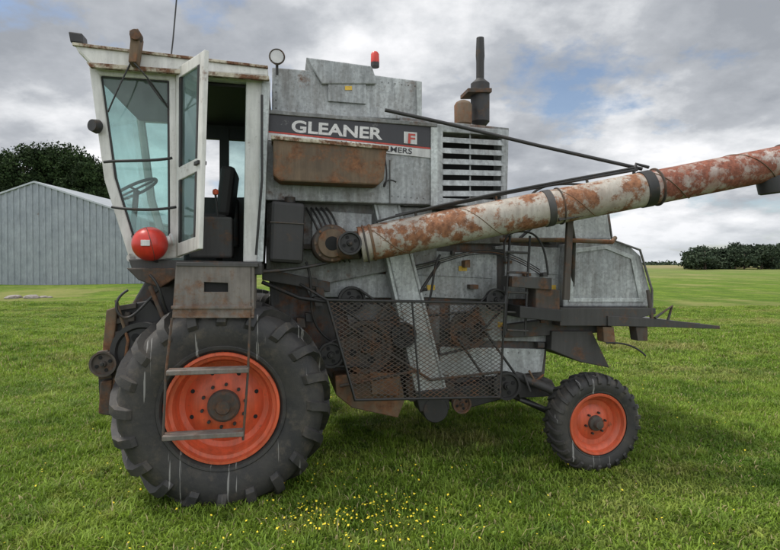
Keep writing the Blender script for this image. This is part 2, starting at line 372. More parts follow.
cl=at(277,58,.42); lathe("round_work_lamp",[(-.03,0),(-.03,.055),(-.045,.062),(-.03,.068),(.03,.05),(.05,0)],cl,(0,1,0),RUSTD,28)
lathe("round_lamp_lens",[(-.04,0),(-.035,.055)],cl,(0,1,0),LENS,28); T("lamp_stem",[(277,62,.45),(277,75,.47)],.012,BLACK)
T("cab_grab_post",[(262,95,.18),(262,180,.16),(256,255,.2)],.010,BLACK)
# ---------------------------------------------------------------- access platform and ladder
ring("platform_plate",[(176,263),(252,265),(252,318),(172,318)],[(204,282),(228,283),(228,292),(204,292)],-.12,-.10,STEP,.003)
prism("platform_recess",[(203,281),(229,282),(229,293),(203,293)],-.095,-.085,HOLE,0)
prism("platform_deck",[(176,262),(258,263),(258,267),(176,266)],-.13,.45,DARK,.004)
prism("platform_lip",[(171,306),(252,306),(252,309),(171,309)],-.135,-.11,STEP,.003)
prism("platform_side",[(250,265),(254,265),(254,318),(250,318)],-.12,.3,STEP,.003)
T("ladder_rail",[(172,318,-.16),(166,372,-.19),(163,440,-.19)],.009,RUSTD)
T("ladder_rail",[(250,318,-.16),(248,372,-.19),(243,440,-.19)],.009,RUSTD)
def tread(v,u0,u1):
    a=at(u0,v,-.2); b=at(u1,v,-.2)
    V=[(x,y,z) for x in(a.x,b.x) for y in(-.24,-.12) for z in(a.z-.035,a.z)]
    mk("ladder_tread",V,[(0,1,3,2),(4,5,7,6),(0,1,5,4),(2,3,7,6),(0,2,6,4),(1,3,7,5)],STEP,None,.005)
tread(370,167,249); tread(435,163,244)
prism("front_fender",[(180,262),(262,264),(262,275),(180,275)],.02,.6,DARK,.01)
# ---------------------------------------------------------------- feeder house / front
prism("feeder_house",[(150,272),(200,272),(205,330),(165,430),(122,418),(108,385),(128,310)],.45,1.9,DARK,.015)
prism("feeder_side_plate",[(112,308),(150,300),(165,318),(150,410),(100,414),(98,380),(108,350)],.28,.36,BLACK,.01)
prism("feeder_lug_plate",[(106,310),(118,306),(112,352),(102,352)],.22,.30,RUST,.01)
prism("feeder_lug_plate",[(96,352),(108,350),(112,378),(98,380)],.20,.28,RUSTD,.01)
prism("feeder_lug_plate",[(100,382),(112,380),(110,416),(98,414)],.22,.30,RUSTD,.01)
prism("feeder_top_bracket",[(126,268),(180,268),(176,278),(160,288),(138,280)],.2,.5,RUSTD,.01)
pulley("feeder_pulley",103,364,.17,11,RUSTD)
pulley("feeder_drive_pulley",142,352,.2,26,BLACK)
for k in range(9):
    t=k/8; u=118-14*t; v=306+104*t
    prism("feeder_comb_tooth",[(u-1,v),(u+18,v-3),(u+18,v+2),(u-1,v+5)],.235,.275,RUSTD,.003)
T("feeder_rod",[(116,300,.2),(128,340,.2),(118,412,.2)],.012,RUST)
T("feeder_rod",[(150,286,.18),(160,310,.18),(165,322,.18)],.018,RUSTD)
T("hydraulic_hose",[(150,275,.15),(165,290,.1),(160,305,.15),(172,318,.2)],.010,BLACK,True)
T("hydraulic_hose",[(128,290,.2),(110,300,.15),(122,330,.15),(140,310,.2),(158,290,.2)],.010,BLACK,True)
T("lift_cylinder",[(128,312,.25),(112,400,.25)],.022,RUSTD)
# ---------------------------------------------------------------- grain tank
YT=.45
prism("grain_tank_upper",[(272,67),(306,70),(375,75),(421,81),(421,120),(272,114)],YT+.12,2.7,GALV,.01)
prism("grain_tank_lid",[(306,57),(372,66),(376,78),(376,84),(322,84)],YT+.09,2.4,GALV,.01)
prism("tank_lid_panel",[(328,70),(366,73),(366,104),(328,101)],YT+.10,YT+.14,GALV,.004)
prism("grain_tank_body",[(262,112),(437,126),(437,205),(262,200)],YT,2.85,GALV,.01)
prism("tank_top_flange",[(262,109),(437,123),(437,127),(262,113)],YT-.03,YT+.1,GALVD,.004)
prism("tank_corner_post",[(431,127),(438,127.5),(438,206),(431,206)],YT-.03,YT-.002,GALVL,.004)
prism("tank_upper_corner",[(417,81),(422,81.5),(422,120),(417,120)],YT+.09,YT+.13,GALVL,.004)
prism("tank_hopper",[(266,198),(437,204),(437,262),(405,268),(320,285),(266,272)],YT+.2,2.6,GALVD,.01)
prism("hopper_angle_panel",[(376,206),(432,208),(432,232),(404,246),(380,236)],YT+.15,YT+.19,GALV,.005)
prism("hopper_bottom_rail",[(300,244),(372,246),(372,251),(300,249)],YT+.12,YT+.19,RUSTD,.004)
prism("black_band",[(262,113.5),(431,127),(431,147.5),(262,130)],YT-.012,YT-.002,BLACKP,0)
prism("white_band",[(262,132),(431,149.5),(431,158),(262,139.5)],YT-.012,YT-.002,WSTR,0)
prism("red_pinstripe",[(262,130.3),(431,147.7),(431,149.2),(262,131.7)],YT-.012,YT-.002,REDL,0)
prism("badge",[(404,131.5),(417,132.5),(417,144.5),(404,143.2)],YT-.02,YT-.013,WSTR,0)
def text(name,body,a,b,hpx,y,mat,bold=0.):
    A=at(*a,y); B=at(*b,y); cu=bpy.data.curves.new(name,'FONT'); cu.body=body; cu.size=1; cu.extrude=.01; cu.offset=bold
    cu.materials.append(mat); o=bpy.data.objects.new(name,cu); COL.objects.link(o); bpy.context.view_layer.update()
    w,h=o.dimensions.x,o.dimensions.y; o.parent=ROOT
    d=(B-A); L=Vector((d.x,0,d.z)).length; hm=hpx/F*4.85
    ang=math.atan2(d.z,d.x)
    o.matrix_local=Matrix.Translation((A.x,y,A.z))@Matrix.Rotation(-ang,4,'Y')@Matrix.Rotation(math.pi/2,4,'X')@Matrix.Diagonal((L/w,hm/h,.2,1))
    return o
text("lettering","GLEANER",(291,131.5),(382,139.5),12,YT-.013,WSTR,.03)
text("lettering_small","ALLIS-CHALMERS",(338,146),(412,154),5.5,YT-.0135,BLACKP,.01)
text("lettering_badge","F",(407,143),(414,143.6),10,YT-.0215,REDL,.02)
prism("rust_tray_box",[(273,137),(387,148),(384,180),(378,185),(280,181),(273,175)],.22,YT-.013,RUST,.015)
prism("rust_tray_lip",[(271,135),(389,146),(389,149.5),(271,139)],.20,YT-.014,TRIM,.004)
prism("filter_box",[(271,200),(305,203),(303,264),(269,262)],.3,.64,BLACK,.03)
T("filter_box_strap",[(270,222,.295),(304,224,.295)],.006,RUSTD)
cyl("filter_cap",at(290,203,.42),(0,0,1),.045,.05,BLACK,20)
rivets("tank_rivets",(266,145),(266,196),YT-.003,9); rivets("tank_rivets",(276,76),(276,108),YT+.117,5); rivets("tank_rivets",(382,82),(415,86),YT+.117,6)
rivets("tank_rivets",(392,196),(430,199),YT-.003,7)
T("tank_seam",[(390,160,YT),(390,203,YT)],.008,GALVD)
cb=at(375,63,.7); cyl("beacon_base",cb-Vector((0,0,.04)),(0,0,1),.04,.05,BLACK,16)
lathe("red_beacon",[(0,0),(0,.04),(.08,.038),(.10,.025),(.11,0)],cb,(0,0,1),RED,20)
T("tank_stay_rod",[(385,110,.35),(440,122,.34),(540,146,.25),(642,169,.06)],.016,BLACK)
T("tank_handle",[(268,82,.5),(266,100,.45),(268,118,.43)],.008,BLACK)
# ---------------------------------------------------------------- engine bay with louvres
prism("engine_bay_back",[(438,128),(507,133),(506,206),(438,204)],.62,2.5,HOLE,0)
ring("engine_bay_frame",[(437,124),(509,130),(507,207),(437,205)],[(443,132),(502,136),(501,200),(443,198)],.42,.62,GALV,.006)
for i in range(6):
    t=i/5.; v=137+t*54; s=.06-.06*t
    p0=at(442,v,.43); p1=at(503,v+s*61,.43)
    slab("louvre_slat",[p0,p1,p1+Vector((0,-.012,-.05)),p0+Vector((0,-.012,-.05))],.006,GALV,.001)
T("louvre_post",[(470,133,.44),(470,200,.44)],.008,GALV)
prism("engine_deck",[(400,117),(509,128),(509,132),(400,122)],.5,2.5,GALVD,.004)
m0=at(480,126,.95)
mz=lambda v:at(480,v,.95).z
lathe("muffler",[(mz(126)-m0.z,0),(mz(126)-m0.z,.06),(mz(122)-m0.z,.095),(mz(84)-m0.z,.095),(mz(80)-m0.z,.05),(mz(79)-m0.z,.04)],m0,(0,0,1),BLACK,28)
lathe("exhaust_stack",[(mz(82)-m0.z,.04),(mz(62)-m0.z,.04),(mz(56)-m0.z,.045),(mz(38)-m0.z,.038),(mz(38)-m0.z,.02)],m0,(0,0,1),BLACK,24)
prism("muffler_strap",[(468,88),(492,88),(492,92),(468,92)],.83,1.07,RUSTD,.003)
a0=at(463,126,.85); lathe("air_precleaner",[(-.05,0),(-.05,.05),(0,.055),(.02,.085),(.2,.088),(.23,.07),(.25,.03),(.25,0)],a0,(0,0,1),RUST,28)
# ---------------------------------------------------------------- threshing body lower side
YB=.78
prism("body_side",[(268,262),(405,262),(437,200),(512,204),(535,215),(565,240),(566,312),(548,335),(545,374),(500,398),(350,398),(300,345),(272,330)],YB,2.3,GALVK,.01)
prism("body_panel",[(413,250),(497,254),(497,300),(413,297)],YB-.03,YB,GALV,.006)
prism("body_panel",[(440,212),(503,214),(503,244),(440,243)],YB-.03,YB,GALVD,.006)
prism("body_panel",[(312,210),(372,214),(372,240),(312,238)],YT+.16,YT+.2,GALV,.006)
prism("body_panel",[(440,347),(545,349),(542,372),(505,376),(440,378)],YB-.05,YB,GALVL,.006)
prism("body_panel",[(505,245),(562,248),(563,300),(505,299)],YB-.04,YB,GALV,.006)
prism("body_panel",[(300,270),(388,274),(392,298),(310,297)],YB-.04,YB,GALV,.006)
prism("body_panel",[(345,304),(440,305),(440,344),(352,344)],YB-.03,YB,GALVD,.006)
prism("body_panel",[(450,305),(548,306),(546,342),(450,340)],YB-.04,YB,GALV,.006)
T("panel_bead",[(418,275,YB-.03),(492,278,YB-.03)],.007,GALV); T("panel_bead",[(510,272,YB-.04),(558,274,YB-.04)],.007,GALV)
rivets("body_rivets",(416,253),(494,257),YB-.032,9); rivets("body_rivets",(416,294),(494,297),YB-.032,9); rivets("body_rivets",(508,249),(508,296),YB-.042,6)
rivets("body_rivets",(454,309),(544,310),YB-.042,10); rivets("body_rivets",(444,352),(540,353),YB-.052,10)
for u,v in ((459,266),(427,285),(498,322),(548,285)): rect("warning_sticker",u,v,u+8,v+5,YB-.045,YB-.034,YEL,0)
rect("warning_sticker",345,86,352,90,YT+.094,YT+.099,YEL,0)
prism("chassis_rail",[(262,268),(330,282),(330,292),(262,280)],.62,.75,DARK,.006)
T("frame_tube",[(262,282,.55),(300,298,.5),(330,302,.42)],.018,BLACK)
T("frame_tube",[(258,272,.3),(300,270,.35),(330,262,.4)],.014,BLACK,True)
prism("lower_pan",[(335,376),(372,372),(400,376),(405,400),(398,418),(352,408),(336,395)],.55,1.6,RUST,.01)
prism("lower_pan",[(405,380),(455,384),(452,400),(410,402)],.6,1.6,RUSTD,.01)
prism("clean_grain_trough",[(452,388),(512,380),(515,396),(470,408),(452,404)],.6,2.2,BLACK,.01)
prism("hanging_plate",[(370,372),(400,374),(398,396),(372,394)],.5,.54,RUST,.004)
for i in range(5):
    a=random.uniform(-3,3)
    T("hose",[(306+i*5,208,.6),(315+i*6,222+a,.5),(322+i*4,240,.52),(330+i*5,262,.6)],.010,BLACK,True)
T("hose",[(383,150,.42),(390,178,.33),(380,196,.35),(386,176,.36),(396,182,.4)],.007,BLACK,True)
T("hose",[(440,255,.6),(430,270,.5),(436,300,.55),(420,320,.6)],.011,BLACK,True)
T("hose",[(306,262,.5),(318,290,.5),(300,320,.55),(330,340,.6)],.012,BLACK,True)
# hydraulic lines, brackets, bolts and levers over the body side
R2=random.Random(11)
for k in range(3):
    v=262+k*2.2
    T("hydraulic_line",[(400,v+6,.66),(430,v+2,.62),(470,v-16-k,.62),(510,v-12,.6),(540,v+8,.62)],.005,RUSTD if k%2 else BLACK,True)
for k in range(26):
    u=R2.uniform(400,555); v=R2.uniform(208,345); s=R2.uniform(3,9); h=R2.uniform(2,7)
    prism("bracket",[(u,v),(u+s,v+R2.uniform(-1,1)),(u+s,v+h),(u,v+h)],YB-.09-R2.uniform(0,.05),YB-.02,R2.choice([DARK,RUSTD,BLACK,GALVD,RUST]),.004)
for k in range(14):
    u=R2.uniform(330,545); v=R2.uniform(300,385); a=R2.uniform(0,3.14); L_=R2.uniform(10,30)
    T("linkage_rod",[(u,v,.66),(u+L_*math.cos(a),v+L_*math.sin(a)*.7,.64)],R2.uniform(.006,.013),R2.choice([DARK,RUSTD,BLACK,RUST]))
for k in range(5):
    u=R2.uniform(285,330); v=R2.uniform(275,335)
    prism("bracket",[(u,v),(u+8,v+1),(u+9,v+10),(u+1,v+9)],.6,.72,R2.choice([DARK,RUSTD,BLACK]),.005)
# ---------------------------------------------------------------- grain elevator leg
prism("grain_elevator_leg",[(373,200),(399,200),(447,390),(417,397)],.55,.74,GALVL,.006)
T("elevator_seam",[(377,204,.545),(421,392,.545)],.006,GALV); T("elevator_seam",[(397,204,.545),(444,388,.545)],.006,GALV)
rivets("elevator_rivets",(380,215),(422,385),.548,22,GALVD,.005)
c=at(436,410,.52); cyl("elevator_boot",c,(0,1,0),.12,.26,BLACK,32)
prism("elevator_boot_plate",[(415,392),(449,388),(450,410),(420,412)],.53,.76,BLACK,.01)
prism("elevator_head_bracket",[(404,196),(420,206),(404,206)],.5,.53,GALVD,.003)
# ---------------------------------------------------------------- belts & pulleys behind guard
pulley("variator_pulley",366,347,.55,27,RUSTD); pulley("idler_pulley",331,355,.5,13,BLACK); pulley("drive_pulley",468,330,.58,20,RUSTD)
pulley("idler_pulley",404,335,.5,13,BLACK); pulley("fan_pulley",352,300,.6,14,BLACK); pulley("shoe_pulley",462,404,.52,10,RUSTD); pulley("rear_pulley",507,386,.52,15,BLACK); pulley("auger_drive_pulley",497,300,.5,12,BLACK)
def belt(a,ra,b,rb,y):
    A=at(*a,y);B=at(*b,y); d=Vector((B.x-A.x,0,B.z-A.z)); d.normalize(); n=Vector((-d.z,0,d.x)); ra*=4.9/F; rb*=4.9/F
    for s in(1,-1): tube("drive_belt",[A+n*ra*s,B+n*rb*s],.012,BLACK)
belt((366,347),26,(468,330),19,.57); belt((366,347),20,(331,355),12,.53); belt((468,330),14,(507,386),15,.54); belt((404,335),12,(352,300),13,.56); belt((468,330),12,(497,300),11,.54)
T("control_rod",[(340,320,.5),(430,380,.5),(500,372,.5)],.012,RUSTD); T("control_rod",[(340,386,.5),(420,370,.5)],.014,RUSTD)
T("spring",[(376,318,.48),(392,300,.48)],.015,RUSTD)
# ---------------------------------------------------------------- expanded mesh guard
YG=.38
GP=[(327,300),(505,303),(500,397),(355,400)]
gp=[at(u,v,YG) for u,v in GP]
T("guard_frame",[(*GP[0],YG),(*GP[1],YG),(*GP[2],YG),(*GP[3],YG),(*GP[0],YG)],.014,BLACK)
T("guard_mid_rail",[(412,301,YG),(420,398,YG)],.009,BLACK)
T("guard_hinge",[(505,303,YG),(508,270,.5)],.012,BLACK)
T("guard_arm",[(327,300,YG),(300,284,.5)],.012,BLACK)
def clip(p,d):
    ts=[]
    for i in range(4):
        a=Vector((gp[i].x,gp[i].z)); b=Vector((gp[(i+1)%4].x,gp[(i+1)%4].z)); e=b-a
        den=d.x*e.y-d.y*e.x
        if abs(den)<1e-9: continue
        w=a-p; t=(w.x*e.y-w.y*e.x)/den; s=(w.x*d.y-w.y*d.x)/den
        if 0<=s<=1: ts.append(t)
    return (min(ts),max(ts)) if len(ts)>=2 else None
V=[];Fc=[]
cx=Vector((sum(g.x for g in gp)/4,sum(g.z for g in gp)/4))
for sg in(1,-1):
    d=Vector((1,.62*sg)).normalized(); nrm=Vector((-d.y,d.x)); hw=.0026
    for i in range(-40,41):
        p=cx+nrm*i*.031; t=clip(p,d)
        if not t: continue
        k=len(V); yy=YG+.002*sg
        for tt in t:
            for a in(-hw,hw):
                q=p+d*tt+nrm*a
                V+= [(q.x,yy-.0015,q.y),(q.x,yy+.0015,q.y)]
        Fc+=[(k,k+2,k+6,k+4),(k+1,k+3,k+7,k+5),(k,k+1,k+5,k+4),(k+2,k+3,k+7,k+6)]
mk("guard_mesh",V,Fc,RUSTD)
# ---------------------------------------------------------------- unloading auger
A0=atd(360,245,4.72); A2=atd(784,162,4.95); ax=(A2-A0).normalized()
def onax(u):
    best=min((abs(390+F*((OX+cY*p.x-sY*p.y)/(OY+sY*p.x+cY*p.y))-u),i,p) for i,p in enumerate([A0+(A2-A0)*k/400 for k in range(401)]))
    return best[2]
RA=.153
def atube(name,p,q,r,mat,seg=40):
    d=(q-p); L=d.length; return lathe(name,[(0,0),(0,r*.9),(.006,r),(L-.006,r),(L,r*.9),(L,0)],p,d,mat,seg)
atube("auger_tube_inner",A0,onax(545),RA,AUG); atube("auger_tube_mid",onax(545),onax(648),RA,AUG); atube("auger_tube_outer",onax(648),A2,RA*.98,AUG2)
for u,w,r,m in ((547,.07,RA*1.05,DARK),(558,.02,RA*1.07,RUSTD),(645,.10,RA*1.05,BLACK),(372,.03,RA*1.05,RUST),(366,.02,RA*1.09,RUSTD),(655,.02,RA*1.1,RUSTD)):
    p=onax(u); atube("auger_collar",p-ax*w/2,p+ax*w/2,r,m)
up=Vector((0,0,1)); up=(up-ax*up.dot(ax)).normalized(); sd=ax.cross(up)
pe=onax(768)
lathe("auger_spout",[(-.02,.05),(.05,.10),(.16,.11),(.25,.10),(.26,.08)],pe,(.12,0,-1),BLACK,28)
atube("auger_end_collar",A2-ax*.03,A2+ax*.012,RA*1.06,RUSTD)
def ap(u,a,b): return onax(u)+up*a+sd*b
tube("auger_top_rail",[ap(400,RA+.035,0),ap(520,RA+.045,0),ap(640,RA+.03,0)],.014,BLACK)
tube("auger_hose",[ap(380,RA+.01,.08),ap(450,RA+.07,.03),ap(540,RA+.06,0),ap(640,RA+.05,0)],.010,BLACK,True)
for u in (420,500,590): tube("rail_clip",[ap(u,RA-.01,0),ap(u,RA+.045,0)],.012,RUSTD)
tube("auger_latch",[ap(636,RA,0),ap(640,RA+.08,.0),ap(652,RA+.03,0)],.014,BLACK)
sp=[]
for k in range(0,520):
    t=k/519; p=A0+(A2-A0)*t; a=t*(A2-A0).length/.42*2*math.pi*.5; sp.append(p+up*(RA-.001)*math.cos(a)+sd*(RA-.001)*math.sin(a))
tube("auger_spiral_seam",sp,.004,RUST)
e0=at(331,244,.42); lathe("auger_elbow",[(-.10,0),(-.10,.10),(-.09,.15),(-.06,.165),(.25,.165),(.3,0)],e0,(0,1,0),RUSTD,40)
lathe("elbow_flange",[(-.125,.05),(-.125,.115),(-.10,.125)],e0,(0,1,0),RUST,32)
lathe("elbow_bore",[(-.127,0),(-.127,.06)],e0,(0,1,0),HOLE,24)
for k in range(8):
    a=k*math.pi/4; cyl("elbow_bolt",e0+Vector((.14*math.cos(a),-.105,.14*math.sin(a))),(0,1,0),.012,.03,RUST,6)
pulley("auger_gear",350,243,.16,11,BLACK); atube("auger_neck",at(340,246,.38),A0,.12,RUSTD)
prism("auger_rest_arm",[(568,215),(574,215),(570,300),(564,300)],.15,.19,RUSTD,.004)
prism("auger_saddle",[(556,214),(600,207),(600,213),(560,221)],-.02,.4,DARK,.004)
T("saddle_post",[(570,218,.2),(574,240,.5),(572,306,.7)],.02,DARK)
# ---------------------------------------------------------------- straw hood / rear
YH=.62
prism("straw_hood_upper",[(508,206),(596,206),(608,212),(612,240),(512,240)],YH+.1,2.5,GALVL,.02)
prism("straw_hood",[(566,244),(608,239),(630,246),(641,256),(650,290),(651,307),(563,307)],YH,2.6,GALV,.015)
ring("hood_panel_rib",[(570,249),(607,245),(635,256),(644,302),(569,302)],[(574,253),(606,249),(631,259),(639,298),(573,298)],YH-.012,YH-.001,GALVL,.003)
T("hood_hand_rail",[(500,240,.5),(560,240,.42),(612,242,.42),(615,238,.5)],.022,RUST)
T("hood_top_rail",[(527,206,.7),(530,182,.7),(560,182,.7),(600,186,.7)],.012,BLACK,True)
T("hood_edge",[(608,212,.62),(612,240,.6),(640,250,.6),(652,290,.6),(652,307,.6)],.012,GALVD)
prism("rear_platform",[(560,308),(656,308),(656,314),(610,326),(560,326)],.5,2.6,DARK,.006)
prism("rear_tail_board",[(608,316),(660,319),(720,326),(720,329),(655,327),(608,326)],.48,.56,DARK,.004)
prism("rear_tail_sheet",[(640,318),(700,324),(700,326),(640,323)],.56,2.4,GALVD,.003)
for k in range(7): 
    p=at(652,320,.6+.25*k); tube("tail_tine",[p,p+Vector((.55,0,-.05))],.009,BLACK)
T("tail_bracket",[(648,290,.55),(652,320,.5)],.02,RUSTD); T("tail_bracket",[(655,318,.48),(672,306,.52),(668,320,.5)],.014,DARK)
prism("discharge_chute",[(552,331),(592,331),(610,368),(580,362),(551,350)],.62,2.2,DARK,.008)
prism("rear_beam",[(505,325),(560,318),(612,322),(612,332),(505,338)],.66,.8,DARK,.006)
T("hydraulic_hose",[(606,343,.5),(625,342,.45),(636,346,.45),(646,356,.4)],.009,BLACK,True)
prism("tow_bracket",[(603,327),(614,327),(616,345),(604,342)],.5,.62,RUST,.006)
prism("tow_bracket",[(636,327),(648,327),(648,341),(638,341)],.5,.62,RUSTD,.006)
for u in (507,527): T("access_ladder_rail",[(u+3,236,.45),(u,290,.4),(u-2,335,.4)],.012,BLACK)
for v in (252,272,292,312,330): T("access_ladder_rung",[(507,v,.4),(528,v+1,.4)],.012,DARK)
prism("access_step",[(512,276),(552,278),(552,290),(512,287)],.34,.6,DARK,.006)
prism("access_step",[(520,306),(562,310),(562,322),(520,318)],.30,.6,BLACK,.006)
prism("tool_box",[(536,288),(560,290),(560,312),(536,310)],.36,.6,RUSTD,.01)
T("access_hand_loop",[(506,262,.4),(500,235,.42),(520,228,.4),(545,235,.4),(548,275,.4)],.010,BLACK,True)
prism("side_rail",[(437,204),(512,207),(512,212),(437,209)],.5,.78,DARK,.004)
T("diag_brace",[(440,262,.6),(420,292,.55)],.014,BLACK); T("diag_brace",[(548,214,.6),(520,238,.55)],.014,BLACK)
# ================================================================ SETTING
def sm(a,b,x): t=np.clip((x-a)/(b-a),0,1); return t*t*(3-2*t)
def gz(x,y):
    return .55*sm(14,40,y)*sm(4,-8,x) + 2.6*sm(50,260,y)*sm(-20,120,x) + .06*np.sin(x*.35+1)*np.cos(y*.3)*sm(8,16,y)
def gridground():
    xs=np.unique(np.concatenate([np.linspace(-40,40,81),np.linspace(-200,200,41),np.linspace(-3000,3000,31)]))
    ys=np.unique(np.concatenate([np.linspace(-20,60,81),np.linspace(60,400,35),np.linspace(400,5000,24)]))
    X,Y=np.meshgrid(xs,ys); Z=gz(X,Y)
    V=np.stack([X.ravel(),Y.ravel(),Z.ravel()],1); nx=len(xs); Fc=[]
    for j in range(len(ys)-1):
        for i in range(nx-1): Fc.append((j*nx+i,j*nx+i+1,(j+1)*nx+i+1,(j+1)*nx+i))
    return V.tolist(),Fc
def grassmat(name,blade):
    m,nt,b,out=M(name); g=nt.nodes.new('ShaderNodeNewGeometry'); pos=g.outputs['Position']
    c=mix(nt,ramp(nt,noise(nt,pos,.7,6,.65),[(.38,0.),(.58,1.)]),(.12,.215,.02),(.25,.365,.045))
    c=mix(nt,ramp(nt,noise(nt,pos,2.6,5,.6),[(.52,0.),(.68,.85)]),c,(.33,.385,.075))
    c=mix(nt,ramp(nt,noise(nt,pos,.25,5,.65),[(.53,0.),(.64,.75)]),c,(.39,.36,.13))
    c=mix(nt,ramp(nt,noise(nt,pos,5.,4,.6),[(.56,0.),(.66,.6)]),c,(.07,.14,.022))
    if blade:
        r=ramp(nt,g.outputs['Random Per Island'],[(0,.6),(.85,1.25),(.93,1.3)])
        c=mix(nt,1.,c,r,'MULTIPLY')
        dry=ramp(nt,g.outputs['Random Per Island'],[(.94,0.),(.945,1.)]); c=mix(nt,dry,c,(.42,.36,.18))
        tr=N(nt,'ShaderNodeBsdfTranslucent'); nt.links.new(c,tr.inputs[0]); b.inputs['Roughness'].default_value=.55; nt.links.new(c,b.inputs['Base Color']); b.inputs['Specular IOR Level'].default_value=.3
        ms=N(nt,'ShaderNodeMixShader'); ms.inputs[0].default_value=.4; nt.links.new(b.outputs[0],ms.inputs[1]); nt.links.new(tr.outputs[0],ms.inputs[2]); nt.links.new(ms.outputs[0],out.inputs[0])
    else:
        cd=N(nt,'ShaderNodeSeparateXYZ'); nt.links.new(pos,cd.inputs[0])
        c2=mix(nt,ramp(nt,noise(nt,pos,12,6,.8),[(.35,.0),(.6,.9)]),(.055,.09,.015),c)
        c2=mix(nt,ramp(nt,noise(nt,pos,.5,7,.75,(.6,.25,1)),[(.40,.65),(.58,0.)]),c2,(.06,.12,.015))
        c2=mix(nt,ramp(nt,noise(nt,pos,.12,6,.7,(1,.5,1)),[(.52,0.),(.62,.6)]),c2,(.30,.28,.11))
        far=N(nt,'ShaderNodeMapRange'); far.inputs[1].default_value=14; far.inputs[2].default_value=28; nt.links.new(cd.outputs[1],far.inputs[0])
        near=mix(nt,.5,c2,(.05,.07,.015)); c=mix(nt,far.outputs[0],near,c2)
        f2=N(nt,'ShaderNodeMapRange'); f2.inputs[1].default_value=60; f2.inputs[2].default_value=200; nt.links.new(cd.outputs[1],f2.inputs[0])
        dryf=mix(nt,ramp(nt,noise(nt,pos,.02,4,.6,(1,.4,1)),[(.4,0.),(.6,1.)]),(.15,.20,.06),(.26,.22,.12))
        c=mix(nt,f2.outputs[0],c,dryf)
        nt.links.new(c,b.inputs['Base Color']); b.inputs['Roughness'].default_value=.95; b.inputs['Specular IOR Level'].default_value=.1
        bp=nt.nodes.new('ShaderNodeBump'); bp.inputs['Strength'].default_value=.9; bp.inputs['Distance'].default_value=.12; nt.links.new(noise(nt,pos,5,7,.8),bp.inputs['Height']); nt.links.new(bp.outputs[0],b.inputs['Normal'])
    return m
V,Fc=gridground(); g=mk("ground",V,Fc,grassmat("pasture_ground",False),norm=False,smooth=True); g.parent=None
GM=grassmat("grass_blades",True)
def npmesh(name,verts,loops,starts,totals,mat):
    me=bpy.data.meshes.new(name); me.vertices.add(len(verts)); me.vertices.foreach_set('co',verts.astype(np.float32).ravel())
    me.loops.add(len(loops)); me.loops.foreach_set('vertex_index',loops.astype(np.int32)); me.polygons.add(len(starts)); me.polygons.foreach_set('loop_start',starts.astype(np.int32)); me.polygons.foreach_set('loop_total',totals.astype(np.int32))
    me.update(calc_edges=True); me.materials.append(mat); return me
def patch(name,n,size,hs,ws=1.):
    cn=rng.random((n//16,2))*size-size/2
    idx=rng.integers(0,len(cn),n); base=cn[idx]+rng.normal(0,.03,(n,2)); 
    loose=rng.random(n)<.5; base[loose]=rng.random((loose.sum(),2))*size-size/2
    tc_=rng.random((9,2))*size*.9-size*.45; tid=rng.integers(0,9,n); tus=rng.random(n)<.12; base[tus]=(tc_[tid]+rng.normal(0,.06,(n,2)))[tus]
    ch=rng.random(len(cn))**2
    h=hs*(.3+.8*rng.random(n)*(.5+1.2*ch[idx])); h[tus]*=1.7; w=ws*(.0022+.003*rng.random(n)); wide=(rng.random(n)<.18)&~tus; w[wide]*=2.6; h[wide]*=.6
    a=rng.random(n)*2*np.pi; ln=a+rng.normal(0,.5,n)+1.57; le=h*(.3+1.0*rng.random(n))
    dx,dy=np.cos(a)*w,np.sin(a)*w; lx,ly=np.cos(ln)*le,np.sin(ln)*le
    z=np.zeros(n)-.004
    P0=np.stack([base[:,0]-dx,base[:,1]-dy,z],1);P1=np.stack([base[:,0]+dx,base[:,1]+dy,z],1)
    P2=np.stack([base[:,0]+dx*.9+lx*.35,base[:,1]+dy*.9+ly*.35,h*.65],1);P3=np.stack([base[:,0]-dx*.9+lx*.35,base[:,1]-dy*.9+ly*.35,h*.65],1)
    P4=np.stack([base[:,0]+lx,base[:,1]+ly,h*(.75+.25*rng.random(n))],1)
    V=np.stack([P0,P1,P2,P3,P4],1).reshape(-1,3)
    k=np.arange(n)*5; L=np.stack([k,k+1,k+2,k+3,k+3,k+2,k+4],1).ravel()
    st=np.stack([np.arange(n)*7,np.arange(n)*7+4],1).ravel(); tt=np.tile([4,3],n)
    return npmesh(name,V,L,st,tt,GM)
GE=empty("grass")
near=[patch("grass_patch_%d"%i,26000,2.2,.052) for i in range(4)]
farp=[patch("grass_far_%d"%i,7000,2.2,.065,1.7) for i in range(3)]
y=2.0
while y<26:
    hw=.78*y+2.5; x=-hw
    while x<hw:
        me=near[random.randrange(4)] if y<8.5 else farp[random.randrange(3)]
        o=bpy.data.objects.new("grass_patch",me); o.location=(x+random.uniform(-.1,.1),y+random.uniform(-.1,.1),float(gz(np.array(x),np.array(y)))); o.rotation_euler=(0,0,random.randrange(4)*math.pi/2); o.scale=(1,1,random.uniform(.75,1.2)*(1 if y<16 else .7)); COL.objects.link(o); o.parent=GE
        x+=2
    y+=2
